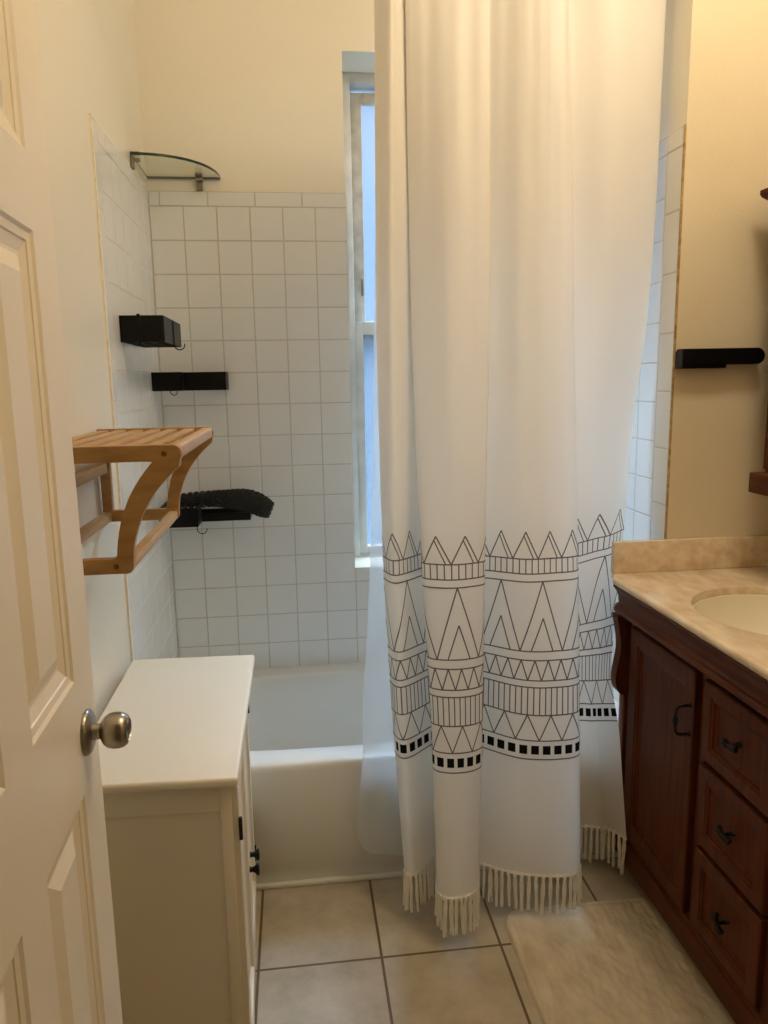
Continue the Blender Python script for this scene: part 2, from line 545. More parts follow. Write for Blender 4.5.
RIM = 0.376
TY = -0.740
tub_poly = [(0.001, TY), (XR - 0.001, TY), (XR - 0.001, -0.001), (0.001, -0.001)]
tcx, tcy = XR / 2, -0.362
A = angles(tcx, tcy, tub_poly, 96)
def tub_outer(z, front_in=0.0):
    pl = [(p, max(q, TY + front_in)) for p, q in tub_poly]
    out = []
    for a in A:
        p, q = ray_poly(tcx, tcy, a, tub_poly)
        out.append((p, max(q, TY + front_in), z))
    return out
def tub_inner(z, a_, b_, cx=tcx, cy=tcy, e=5.0):
    out = []
    for a in A:
        c, s_ = math.cos(a), math.sin(a)
        r = (abs(c / a_) ** e + abs(s_ / b_) ** e) ** (-1 / e)
        out.append((cx + c * r, cy + s_ * r, z))
    return out
b = MB()
loops = [tub_outer(0.0, 0.012), tub_outer(0.045, 0.012), tub_outer(0.052, 0.006), tub_outer(0.075, 0.004), tub_outer(0.082, 0.0), tub_outer(RIM - 0.022, 0.0),
         tub_outer(RIM - 0.012, 0.0015), tub_outer(RIM - 0.005, 0.005), tub_outer(RIM - 0.001, 0.011), tub_outer(RIM, 0.02),
         tub_inner(RIM, 0.640, 0.292), tub_inner(RIM - 0.003, 0.632, 0.286), tub_inner(RIM - 0.012, 0.626, 0.280), tub_inner(RIM - 0.10, 0.608, 0.268), tub_inner(0.12, 0.57, 0.245),
         tub_inner(0.08, 0.54, 0.22), tub_inner(0.066, 0.48, 0.17), tub_inner(0.062, 0.2, 0.08)]
b.loft(loops, cap0=False, cap1=True, smooth=True)
tub = b.build('bathtub', M['tub'])
tag(tub, 'white enamel bathtub with flat apron, half hidden behind the patterned curtain', 'bathtub')
b = MB(); b.box((0.001, TY - 0.004, 0.0), (XR, TY + 0.012, 0.014), 0.004); struct(b.build('trim_1', M['caulk']), 'white strip along the foot of the tub')

# ------------------------------------------------------------------ panelled door
DYE = -1.717          # free edge
dk = -0.032           # slight swing off parallel
DTH = 0.035
def dface(s_, z, d):
    """s_ from the free edge towards the hinge, d into the slab"""
    y = DYE - s_
    x = 0.1745 + dk * (y - DYE)
    return (x - d, y + d * dk, z)
SS = [0, 0.086, 0.249, 0.328, 0.491, 0.578]
ZZ = [0.012, 0.235, 0.925, 1.070, 1.585, 1.667, 1.905, 2.03]
b = MB()
for i in range(5):
    for j in range(7):
        s0, s1, z0, z1 = SS[i], SS[i + 1], ZZ[j], ZZ[j + 1]
        if i in (1, 3) and j in (1, 3, 5):
            b.rings(s0, s1, z0, z1, [(0, 0), (0.004, 0.003), (0.012, 0.0045), (0.013, 0.006), (0.026, 0.010), (0.030, 0.010), (0.049, 0.003)], dface)
        else:
            b.add([dface(s0, z0, 0), dface(s1, z0, 0), dface(s1, z1, 0), dface(s0, z1, 0)], [[0, 1, 2, 3]])
c = [dface(0, ZZ[0], 0), dface(SS[-1], ZZ[0], 0), dface(SS[-1], ZZ[-1], 0), dface(0, ZZ[-1], 0)]
d_ = [dface(0, ZZ[0], DTH), dface(SS[-1], ZZ[0], DTH), dface(SS[-1], ZZ[-1], DTH), dface(0, ZZ[-1], DTH)]
b.add(c + d_, [[0, 1, 5, 4], [1, 2, 6, 5], [2, 3, 7, 6], [3, 0, 4, 7], [4, 5, 6, 7]])
door = struct(b.build('door_1', M['door']), 'cream six panel door standing open at the left edge')
kp = dface(0.056, 0.992, 0)
KM = Matrix.Translation(kp) @ Matrix.Rotation(PI / 2, 4, 'Y')
b = MB()
b.lathe([(0.0102, 0.004), (0.0102, 0.008), (0.0110, 0.0105), (0.0100, 0.013), (0.0098, 0.018), (0.0125, 0.020), (0.0175, 0.023), (0.0212, 0.028), (0.0225, 0.034),
         (0.0225, 0.040), (0.0212, 0.046), (0.0182, 0.0505), (0.0142, 0.0525), (0.0134, 0.0510), (0.006, 0.0508), (0.003, 0.0485)], 32, KM)
kn = b.build('door_knob', M['nickel'], door)
tag(kn, 'round satin nickel knob')
b = MB(); b.lathe([(0.0285, 0.0), (0.0285, 0.003), (0.027, 0.0055), (0.023, 0.008), (0.015, 0.010), (0.011, 0.0105)], 36, KM); b.build('knob_rose', M['nickel'], kn)
b = MB(); b.lathe([(0.0335, -0.007), (0.0335, 0), (0.02, 0.003)], 24, Matrix.Translation(dface(0.056, 0.988, DTH)) @ Matrix.Rotation(-PI / 2, 4, 'Y')); b.build('knob_rose', M['nickel'], kn)
# door frame on the hinge side
b = MB()
b.box((DX0 - 0.001, -2.43, 0), (DX0 + 0.004, -2.33, DZ)); b.box((DX0 - 0.07, -2.332, 0), (DX0 - 0.002, -2.318, DZ + 0.06), 0.003)
b.box((DX1, -2.332, 0), (DX1 + 0.07, -2.318, DZ + 0.06), 0.003); b.box((DX0 - 0.07, -2.332, DZ + 0.002), (DX1 + 0.07, -2.318, DZ + 0.07), 0.003)
struct(b.build('trim_2', M['door']))

# ------------------------------------------------------------------ white storage cabinet
cab = thing('storage_cabinet', 'low cream storage cabinet standing along the left wall behind the door', 'cabinet', (0.17, -1.10, 0))
def brz(o, ang=0.010):
    return o
CX0, CX1, CY0, CY1, CZ = 0.022, 0.311, -1.408, -0.802, 0.704
b = MB()
# carcass: near side with recessed panel
b.box((CX0, CY0 + 0.006, 0.0), (CX1, CY1 - 0.006, CZ))
b.box((CX1 - 0.021, CY0, 0.0), (CX1, CY0 + 0.02, CZ), 0.0015); b.box((CX0, CY0, 0.0), (CX0 + 0.010, CY0 + 0.02, CZ), 0.0015)
b.box((CX0 + 0.010, CY0, CZ - 0.054), (CX1 - 0.021, CY0 + 0.02, CZ), 0.0015); b.box((CX0 + 0.010, CY0, 0.03), (CX1 - 0.021, CY0 + 0.02, 0.09), 0.0015)
b.box((CX1 - 0.034, CY1 - 0.02, 0.0), (CX1, CY1, CZ), 0.0015); b.box((CX0, CY1 - 0.02, 0.0), (CX0 + 0.034, CY1, CZ), 0.0015)
b.build('carcass', M['white_wood'], cab)
b = MB(); b.box((0.013, -1.424, CZ), (0.326, -0.791, 0.722), 0.006, 4); b.build('top', M['white_wood'], cab)
for k, (y0, y1) in enumerate(((-1.404, -1.106), (-1.103, -0.805))):
    b = MB()
    to = lambda a, z, d: (CX1 + 0.013 - d, a, z)
    b.rings(y0, y1, 0.060, 0.694, [(0, 0.013), (0, 0.0015), (0.0015, 0), (0.050, 0), (0.054, 0.006), (0.060, 0.006), (0.063, 0.008)], to)
    d = b.build('door', M['white_wood'], cab)
    ky = y1 - 0.026 if k == 0 else y0 + 0.026
    b = MB()
    b.lathe([(0.007, 0), (0.0058, 0.003), (0.0052, 0.007), (0.0075, 0.012), (0.0122, 0.0165), (0.0142, 0.0195), (0.0130, 0.0220), (0.006, 0.0230)], 20,
            Matrix.Translation((CX1 + 0.013, ky, 0.338)) @ Matrix.Rotation(PI / 2, 4, 'Y'))
    b.build('knob', M['black'], d)
    hy = y0 if k == 0 else y1
    for hz in (0.16, 0.612 if k == 0 else 0.588):
        b = MB(); b.tube([(CX1 + 0.0145, hy, hz - 0.022), (CX1 + 0.0145, hy, hz + 0.022)], 0.0036, 8)
        b.box((CX1 + 0.0115, hy - 0.006, hz - 0.02), (CX1 + 0.0145, hy + 0.006, hz + 0.02))
        b.build('hinge', M['iron'], d)

# the cabinet stands slightly askew: its far end is a touch closer to the wall
for _o in [c_ for c_ in cab.children] + [g_ for c_ in cab.children for g_ in c_.children]:
    for v in _o.data.vertices:
        v.co.y -= 0.045 * (v.co.x - 0.326)
        if _o.name.split('.')[0] != 'top':
            v.co.x *= 1 - 0.070 * (v.co.y + 1.42) / 0.62
# ------------------------------------------------------------------ bamboo towel rack
rack = thing('towel_rack', 'honey bamboo wall rack with slatted top, on left wall above the cabinet', 'towel rack', (0, -1.12, 1.1))
def rack_loop():
    out = [(0.0, 1.106), (0.158, 1.106)]
    for k in range(5):
        a = -PI / 2 + PI / 2 * k / 4
        out.append((0.158 + 0.011 * math.cos(a), 1.117 + 0.011 * math.sin(a)))
    def bez(p0, p1, p2, n):
        return [((1 - t) ** 2 * p0[0] + 2 * t * (1 - t) * p1[0] + t * t * p2[0], (1 - t) ** 2 * p0[1] + 2 * t * (1 - t) * p1[1] + t * t * p2[1]) for t in [i / n for i in range(n + 1)]]
    out += bez((0.169, 1.13), (0.172, 1.215), (0.249, 1.276), 14)
    for k in range(7):
        a = -0.6 + (PI / 2 + 0.6) * k / 6
        out.append((0.2385 + 0.0145 * math.cos(a), 1.296 + 0.0145 * math.sin(a)))
    out += [(0.12, 1.3105), (0.0, 1.3105)]
    inn = [(0.022, 1.131), (0.136, 1.131)]
    for k in range(5):
        inn.append((0.136 + 0.006 * (k / 4), 1.131 + 0.004 * (k / 4)))
    inn += bez((0.142, 1.137), (0.147, 1.225), (0.205, 1.284), 14)
    for k in range(7):
        t = k / 6
        inn.append((0.205 - 0.012 * t, 1.284 + 0.0005 * t))
    inn += [(0.1, 1.2845), (0.022, 1.2845)]
    f = lambda l: [(p + (0.0035 + 0.0065 * (q - 1.106) / 0.2) * min(1, p / 0.12), 1.106 + (q - 1.106) * 1.055) for p, q in l]
    return f(out), f(inn)
out_l, inn_l = rack_loop()
def side_frame(y0, y1):
    m = MB()
    n = len(out_l)
    vs = [(p, y0, q) for p, q in out_l] + [(p, y0, q) for p, q in inn_l] + [(p, y1, q) for p, q in out_l] + [(p, y1, q) for p, q in inn_l]
    fs = []
    for k in range(n):
        k2 = (k + 1) % n
        fs += [[k, k2, n + k2, n + k], [2 * n + k, 2 * n + k2, 3 * n + k2, 3 * n + k], [k, k2, 2 * n + k2, 2 * n + k], [n + k, n + k2, 3 * n + k2, 3 * n + k]]
    m.add(vs, fs, 0, False)
    return m
for y0 in (-1.418, -0.902):
    o = side_frame(y0, y0 + 0.018).build('side_frame', M['bamboo_x'], rack)
    bv = o.modifiers.new('b', 'BEVEL'); bv.width = 0.0025; bv.segments = 2; bv.limit_method = 'ANGLE'; bv.angle_limit = math.radians(50)
    if y0 < -1:
        for p, q in ((0.234, 1.3070), (0.144, 1.1195)):
            b = MB(); b.lathe([(0.0046, 0), (0.0046, 0.001), (0.0030, 0.0012), (0.0026, 0.0002), (0.0008, 0.0002)], 16, Matrix.Translation((p, y0, q)) @ Matrix.Rotation(PI / 2, 4, 'X'))
            b.build('screw', M['brass'], o)
for k in range(6):
    x0 = 0.004 + k * 0.0385
    b = MB(); b.box((x0, -1.4, 1.3105), (x0 + 0.0235, -0.845, 1.3190), 0.002); b.build('slat', M['bamboo'], rack)
b = MB(); b.box((0.2365, -1.4, 1.296), (0.2600, -0.902, 1.3205), 0.006, 3); b.build('front_rail', M['bamboo'], rack)
for x0, z0, x1, z1 in ((0.0, 1.221, 0.018, 1.245), (0.0, 1.108, 0.020, 1.130), (0.150, 1.109, 0.170, 1.127)):
    b = MB(); b.box((x0, -1.4, z0), (x1, -0.902, z1), 0.003); b.build('rail', M['bamboo'], rack)

# ------------------------------------------------------------------ glass corner shelf
gs = thing('glass_shelf', 'curved clear glass corner shelf high up over the tub tiles', 'shelf', (0.0, 0.0, 2.09))
N = 28
arc = [(0.238 * math.sin(PI / 2 * t / N) ** 0.92, -0.266 * math.cos(PI / 2 * t / N) ** 0.92) for t in range(N + 1)]
arc = [(max(p, 0.0015), min(q, -0.0015)) for p, q in arc]
poly = arc + [(0.0015, -0.0015)]
b = MB()
z0, z1 = 2.089, 2.097
n = len(poly)
b.add([(p, q, z0) for p, q in poly], [list(range(n))], 0); b.add([(p, q, z1) for p, q in poly], [list(range(n))], 0)
vs = [(p, q, z0) for p, q in poly] + [(p, q, z1) for p, q in poly]
b.add(vs, [[k, (k + 1) % n, n + (k + 1) % n, n + k] for k in range(n)], 1)
b.build('glass_panel', [M['glass'], M['glass_edge']], gs)
for kind in (0, 1):
    b = MB()
    if kind == 0:
        yy = -0.232
        b.box((-0.004, yy - 0.009, 2.058), (0.004, yy + 0.009, 2.106), 0.001); b.box((0.004, yy - 0.009, 2.0985), (0.022, yy + 0.009, 2.106), 0.001); b.box((0.004, yy - 0.009, 2.080), (0.022, yy + 0.009, 2.0875), 0.001)
    else:
        xx = 0.168
        b.box((xx - 0.011, -0.004, 2.054), (xx + 0.011, 0.007, 2.106), 0.001); b.box((xx - 0.011, -0.022, 2.0985), (xx + 0.011, -0.004, 2.106), 0.001); b.box((xx - 0.011, -0.022, 2.080), (xx + 0.011, -0.004, 2.0875), 0.001)
        b.lathe([(0.004, 0), (0.0035, 0.001), (0.002, 0.0012), (0.0015, 0.0004)], 12, Matrix.Translation((xx, -0.004, 2.068)) @ Matrix.Rotation(PI / 2, 4, 'X'))
    b.build('bracket', M['chrome'], gs)

# ------------------------------------------------------------------ black shower baskets
def band(m, pts, z0, z1, th=0.0022, closed=True):
    """upright strip along plan points"""
    n = len(pts)
    for k in range(n if closed else n - 1):
        (xa, ya), (xb, yb) = pts[k], pts[(k + 1) % n]
        dx, dy = xb - xa, yb - ya
        L = math.hypot(dx, dy)
        nx, ny = -dy / L * th / 2, dx / L * th / 2
        ex, ey = dx / L * th / 2, dy / L * th / 2
        vs = []
        for z in (z0, z1):
            vs += [(xa - ex + nx, ya - ey + ny, z), (xb + ex + nx, yb + ey + ny, z), (xb + ex - nx, yb + ey - ny, z), (xa - ex - nx, ya - ey - ny, z)]
        m.add(vs, [[0, 1, 2, 3], [4, 5, 6, 7], [0, 1, 5, 4], [1, 2, 6, 5], [2, 3, 7, 6], [3, 0, 4, 7]])
def hook(p, dx, dy, drop, r, wire=0.0014):
    """wire hanging down from p and curling up in the direction (dx, dy)"""
    pts = [(p[0], p[1], p[2])]
    pts.append((p[0], p[1], p[2] - drop))
    for k in range(1, 13):
        a = PI * 1.05 * k / 12
        q = r * (1 - math.cos(a))
        pts.append((p[0] + dx * q, p[1] + dy * q, p[2] - drop - r * math.sin(a)))
    m = MB(); m.tube(pts, wire, 8)
    return m
def basket(label, plan, z0, z1, wires, hooks, loc, zlow=None):
    t = thing('shower_basket', label, 'shower basket', loc, 'black shower baskets on the tub tiles')
    m = MB()
    if zlow:
        band(m, [plan[5]] + plan[:3], z0, z1, closed=False); band(m, plan[2:], z0, zlow, closed=False)
    else:
        band(m, plan, z0, z1)
    m.build('basket_wall', M['black'], t)
    m = MB()
    for a, c_ in wires:
        m.tube([(a[0], a[1], z0 + 0.002), (c_[0], c_[1], z0 + 0.002)], 0.0018, 6)
    m.build('wire_base', M['black'], t)
    for h in hooks:
        hook(*h).build('hook', M['black'], t)
    return t
e = 0.0015
x1, y0, y1 = 0.113, -0.577, -0.262
ws = [((e, y0 + (y1 - y0) * k / 22), (x1, y0 + (y1 - y0) * k / 22)) for k in range(1, 22)] + [((x1 * f, y0), (x1 * f, y1)) for f in (0.33, 0.66)]
t1 = basket('black metal shower basket on left tiles, nearest and topmost of the three', [(e, y0), (x1 - 0.004, y0), (x1, y0 + 0.004), (x1, y1), (e, y1)], 1.534, 1.603, ws,
            [((x1 + 0.0028, -0.42, 1.600), 1.0, -0.15, 0.066, 0.0150, 0.0017)], (0, -0.42, 1.53))
m = MB(); m.box((0.046, y0 - 0.0045, 1.523), (0.054, y0 - 0.001, 1.607), 0.001); m.box((0.046, y0 - 0.0045, 1.600), (0.054, y0 + 0.004, 1.607), 0.001); m.build('hook', M['black'], t1)
def ell(xa, ya, xb, yb):
    """L-shaped plan: arm along the left wall to ya (width xa), arm along the back wall to xb (depth yb)"""
    plan = [(e, ya), (xa, ya), (xa, yb), (xb, yb), (xb, -e), (e, -e)]
    w = [((e, ya + (yb - ya) * k / 6), (xa, ya + (yb - ya) * k / 6)) for k in range(1, 7)]
    w += [((x_, yb), (x_, -e)) for x_ in [xa + (xb - xa) * k / 11 for k in range(0, 11)]] + [((e, yb / 2), (xb, yb / 2))]
    return plan, w
pl, w = ell(0.092, -0.166, 0.229, -0.105)
basket('black corner shower basket, empty, middle one of the three on the tub tiles', pl, 1.4005, 1.4605, w, [((0.058, -0.1695, 1.440), 0.95, 0.2, 0.042, 0.011)], (0.0, 0.0, 1.4))
pl, w = ell(0.124, -0.202, 0.289, -0.108)
basket('lowest black corner shower basket, under the rolled black mat', pl, 0.957, 1.021, w, [((0.121, -0.2055, 0.985), 0.97, -0.2, 0.034, 0.0165)], (0.0, 0.0, 0.957), 0.984)

# rolled knobbly mat lying on the lowest basket
path = [(0.020, -0.090, 1.022), (0.05, -0.088, 1.026), (0.11, -0.077, 1.029), (0.17, -0.088, 1.032), (0.22, -0.106, 1.032), (0.265, -0.118, 1.030), (0.305, -0.130, 1.021), (0.340, -0.138, 1.003), (0.362, -0.142, 0.994)]
rad = [0.016, 0.022, 0.024, 0.025, 0.029, 0.034, 0.035, 0.031, 0.022]
def cr(p0, p1, p2, p3, t):
    return tuple(0.5 * ((2 * b_) + (-a_ + c_) * t + (2 * a_ - 5 * b_ + 4 * c_ - d_) * t * t + (-a_ + 3 * b_ - 3 * c_ + d_) * t ** 3) for a_, b_, c_, d_ in zip(p0, p1, p2, p3))
def spline(pts, n):
    out = []
    for i in range(len(pts) - 1):
        p0 = pts[max(i - 1, 0)]; p3 = pts[min(i + 2, len(pts) - 1)]
        for k in range(n):
            out.append(cr(p0, pts[i], pts[i + 1], p3, k / n))
    out.append(tuple(pts[-1]))
    return out
full = spline([(*p, r) for p, r in zip(path, rad)], 6)
b = MB()
b.tube([p[:3] for p in full], [p[3] for p in full], 20)
for i in range(1, len(full) - 1, 1):
    p = Vector(full[i][:3]); q = Vector(full[i + 1][:3])
    if i % 2: continue
    t_ = (q - p).normalized()
    u_ = t_.cross(Vector((0, 0, 1))).normalized(); w_ = u_.cross(t_)
    nb = 9
    for k in range(nb):
        a = 2 * PI * (k + (0.5 if (i // 2) % 2 else 0)) / nb
        nrm = u_ * math.cos(a) + w_ * math.sin(a)
        c_ = p + nrm * (full[i][3] - 0.002)
        mt = Matrix.Translation(c_) @ nrm.to_track_quat('Z', 'Y').to_matrix().to_4x4()
        R_ = random.uniform(0.0070, 0.0086)
        b.lathe([(R_, 0), (R_, 0.0045), (R_ * 0.85, 0.0062), (R_ * 0.5, 0.0056), (R_ * 0.35, 0.0038)], 9, mt)
o = b.build('rubber_mat', M['rubber'])
tag(o, 'black knobbly mat rolled up on the lowest shower basket', 'mat')

# ------------------------------------------------------------------ vanity
FX = 1.352            # plane of the doors and drawers
VY0, VY1 = -1.78, -0.766
van = thing('bathroom_vanity', 'dark cherry wood vanity cabinet with carved corner under beige marble top', 'vanity', (1.6, -1.25, 0))
b = MB()
b.box((FX + 0.004, VY1 - 0.02, 0.05), (XW - 0.002, VY1, 0.80)); b.box((FX + 0.004, VY0, 0.05), (XW - 0.002, VY0 + 0.02, 0.80)); b.box((XW - 0.02, VY0, 0.05), (XW - 0.002, VY1, 0.80)); b.box((FX + 0.004, VY0, 0.05), (XW - 0.002, VY1, 0.07)); b.box((FX + 0.004, VY0, 0.05), (FX + 0.016, VY1, 0.80)); b.box((FX, VY0, 0.128), (FX + 0.01, -1.4545, 0.80)); b.box((FX, -1.195 - 0.004, 0.128), (FX + 0.01, -1.176, 0.80))
b.box((FX, -0.826, 0.128), (FX + 0.01, VY1, 0.80)); b.box((FX, -1.176, 0.757), (FX + 0.01, -0.826, 0.80)); b.box((FX, -1.4545, 0.757), (FX + 0.01, -1.199, 0.80))
b.box((1.341, -0.800, 0.05), (FX + 0.01, VY1, 0.56), 0.003); b.build('body', M['cherry'], van)
b = MB(); b.box((FX + 0.06, VY0, 0.0), (XW - 0.002, VY1 - 0.02, 0.05)); b.build('toe_kick', M['cherry_painted_shade'], van)
b = MB()
prof = [(FX + 0.012, 0.052), (FX - 0.010, 0.052), (FX - 0.010, 0.112), (FX - 0.008, 0.117), (FX - 0.004, 0.119), (FX - 0.003, 0.126), (FX + 0.001, 0.131), (FX + 0.012, 0.131)]
b.prism(prof, VY0, VY1 + 0.001, lambda p, q, a: (p, a, q)); b.build('plinth', M['cherry_h'], van)
# frieze under the top: stacked outlines of the clipped counter shape
def inset(d):
    x0, ybk, xr = 1.296 + d, -0.766, XW - 0.002
    return [(x0, VY0), (x0, -0.796), (1.312 + d, ybk), (xr, ybk), (xr, VY0)]
b = MB()
b.loft(cap0=False, cap1=False, loops=[[(p, q, z) for p, q in inset(d)] for z, d in ((0.776, 0.050), (0.782, 0.028), (0.786, 0.012), (0.790, 0.007), (0.798, 0.007), (0.802, 0.012), (0.804, 0.017), (0.812, 0.020), (0.832, 0.018), (0.846, 0.012), (0.856, 0.005), (0.858, 0.003), (0.8645, 0.003))])
b.build('frieze', M['cherry_h'], van)
# corbel
def corbel_prof():
    pts = [(FX + 0.004, 0.778), (1.309, 0.778), (1.309, 0.768)]
    key = [(1.311, 0.760), (1.316, 0.735), (1.321, 0.705), (1.322, 0.675), (1.317, 0.640), (1.312, 0.610), (1.311, 0.588), (1.315, 0.566), (1.324, 0.552), (1.338, 0.545), (FX + 0.004, 0.542)]
    return pts + [p for p in spline(key, 4)]
b = MB(); b.prism(corbel_prof(), -0.808, VY1 - 0.008, lambda p, q, a: (p, a, q)); b.build('corbel', M['cherry'], van)
def vface(a, z, d):
    return (FX - 0.014 + d, a, z)
def front(name, y0, y1, z0, z1, fr, par):
    m = MB()
    m.rings(y0, y1, z0, z1, [(0, 0.018), (0, 0.003), (0.003, 0.0), (fr, 0.0), (fr + 0.002, 0.003), (fr + 0.008, 0.004), (fr + 0.009, 0.008), (fr + 0.016, 0.011), (fr + 0.018, 0.012)], vface)
    return m.build(name, M['cherry'], par)
d = front('door', -1.163, -0.829, 0.140, 0.754, 0.042, van)
# bail handle
b = MB()
hx, hy = FX - 0.014, -1.150
hp = [(hx, hy, 0.598), (hx - 0.020, hy, 0.598), (hx - 0.030, hy, 0.600), (hx - 0.035, hy, 0.607), (hx - 0.036, hy, 0.618), (hx - 0.036, hy, 0.622), (hx - 0.036, hy, 0.633), (hx - 0.036, hy, 0.644), (hx - 0.036, hy, 0.648), (hx - 0.035, hy, 0.659), (hx - 0.030, hy, 0.666), (hx - 0.020, hy, 0.668), (hx, hy, 0.668)]
hr = [0.0042, 0.0036, 0.0036, 0.0036, 0.0038, 0.0052, 0.0078, 0.0052, 0.0038, 0.0036, 0.0036, 0.0036, 0.0042]
b.tube(hp, hr, 12)
for z in (0.598, 0.668):
    b.lathe([(0.008, 0), (0.007, 0.002), (0.004, 0.004)], 14, Matrix.Translation((hx, hy, z)) @ Matrix.Rotation(-PI / 2, 4, 'Y'))
b.build('handle', M['iron'], d)
for (z0, z1, ang) in ((0.566, 0.752, -0.05), (0.358, 0.552, 0.2), (0.144, 0.344, 0.95)):
    dr = front('drawer', -1.452, -1.201, z0, z1, 0.030, van)
    zc = (z0 + z1) / 2
    kx = FX - 0.002
    yc = -1.328
    b = MB()
    b.lathe([(0.008, 0), (0.0055, 0.003), (0.0042, 0.010), (0.0042, 0.022), (0.006, 0.024)], 14, Matrix.Translation((kx, yc, zc)) @ Matrix.Rotation(-PI / 2, 4, 'Y'))
    ux, uz = math.cos(ang), math.sin(ang)
    pts, rs = [], []
    for k in range(13):
        t = -1 + 2 * k / 12
        pts.append((kx - 0.027 + 0.005 * t * t, yc + ux * t * 0.021, zc + uz * t * 0.021))
        rs.append(0.0038 + 0.0040 * abs(math.sin(t * PI * 0.62)) ** 1.2)
    b.tube(pts, rs, 10)
    for k in range(1, 12):
        c_ = Vector(pts[k])
        for a in range(6):
            off = Vector((math.cos(a * PI / 3), -uz * math.sin(a * PI / 3), ux * math.sin(a * PI / 3))) * rs[k]
            b.lathe([(0.0016, -0.001), (0.0014, 0.0008), (0.0006, 0.0014)], 6, Matrix.Translation(c_ + off) @ off.to_track_quat('Z', 'Y').to_matrix().to_4x4())
    b.build('knob', M['iron'], dr)

# countertop with undermount basin
top = thing('countertop', 'beige marble vanity countertop with backsplash and oval cream basin', 'countertop', (1.6, -1.2, 0.884))
cpoly = [(1.296, -1.80), (XW - 0.002, -1.80), (XW - 0.002, -0.744), (1.314, -0.744), (1.312, -0.764), (1.296, -0.795)]
scx, scy, sa, sb = 1.555, -1.15, 0.195, 0.206
A2 = angles(scx, scy, cpoly, 120)
def outl(d, z):
    out = []
    for a in A2:
        p, q = ray_poly(scx, scy, a, cpoly)
        dd = math.hypot(p - scx, q - scy)
        k = 1 - d / dd * 1.15
        out.append((scx + (p - scx) * k, scy + (q - scy) * k, z))
    return out
def ellp(k, z):
    return [(scx + math.cos(a) * sa * k / math.sqrt((math.cos(a)) ** 2 + (sa / sb * math.sin(a)) ** 2), scy + math.sin(a) * sa * k / math.sqrt((math.cos(a)) ** 2 + (sa / sb * math.sin(a)) ** 2), z) for a in A2]
b = MB()
b.loft([ellp(1.0, 0.864), ellp(1.0, 0.880), ellp(1.012, 0.8835), ellp(1.03, 0.884), outl(0.010, 0.884), outl(0.004, 0.8825), outl(0.001, 0.879), outl(0.0, 0.875), outl(0.0, 0.872), outl(0.003, 0.869), outl(0.003, 0.866), outl(0.006, 0.8645), outl(0.012, 0.864)], cap0=False, cap1=False, smooth=True)
b.build('marble_slab', M['marble'], top)
b = MB(); b.box((1.313, -0.762, 0.884), (XW - 0.002, -0.743, 0.972), 0.002); b.build('backsplash', M['marble'], top)
b = MB()
b.loft([ellp(1.02, 0.866), ellp(0.985, 0.861), ellp(0.96, 0.83), ellp(0.88, 0.785), ellp(0.72, 0.745), ellp(0.5, 0.728), ellp(0.12, 0.722)], cap0=False, cap1=True, smooth=True)
b.build('sink_basin', M['basin'], top)

# ------------------------------------------------------------------ dark wood wall cabinet at the right edge
mc = thing('medicine_cabinet', 'dark wood wall cabinet with crown, at right edge above the countertop', 'wall cabinet', (XW, -1.2, 1.1))
MX, MY0, MY1 = 1.690, -1.62, -0.840
b = MB(); b.box((MX, MY0, 1.165), (XW - 0.001, MY1, 1.83), 0.002); b.build('body', M['cherry'], mc)
b = MB()
def mo(d, z): return [(MX - d, MY0 - d, z), (XW - 0.001, MY0 - d, z), (XW - 0.001, MY1 + d, z), (MX - d, MY1 + d, z)]
b.loft([mo(0.004, 1.800), mo(0.016, 1.804), mo(0.016, 1.810), mo(0.006, 1.816), mo(0.008, 1.835), mo(0.02, 1.850), mo(0.036, 1.864), mo(0.040, 1.872), mo(0.040, 1.882)])
b.build('crown', M['cherry_h'], mc)
b = MB(); b.box((1.647, MY0 - 0.02, 1.112), (XW - 0.001, MY1 + 0.004, 1.166), 0.004); b.build('bottom_ledge', M['cherry_h'], mc)
b = MB()
to = lambda a, z, d: (MX - 0.014 + d, a, z)
b.rings(MY0 + 0.01, MY1 - 0.01, 1.175, 1.79, [(0, 0.014), (0, 0.002), (0.002, 0), (0.055, 0), (0.062, 0.007), (0.066, 0.009)], to)
b.build('door', M['cherry'], mc)

# ------------------------------------------------------------------ black bar on the tan wall
bar = thing('towel_bar', 'short flat black holder bar on the tan wall beside the curtain', 'towel holder', (1.58, YP, 1.44))
b = MB(); b.box((1.473, YP - 0.041, 1.4395), (1.598, YP + 0.001, 1.487), 0.003); b.build('wall_plate', M['black'], bar)
b = MB()
pl = [(1.472, 1.449), (1.472, 1.491)]
zc, r = 1.4705, 0.0215
for k in range(13):
    a = PI / 2 - PI * k / 12
    pl.append((1.684 + r * math.cos(a), zc + r * math.sin(a)))
b.prism(pl, YP - 0.042, YP - 0.008, lambda p, q, a: (p, a, q))
o = b.build('arm', M['black'], bar)
bv = o.modifiers.new('b', 'BEVEL'); bv.width = 0.002; bv.segments = 2; bv.limit_method = 'ANGLE'

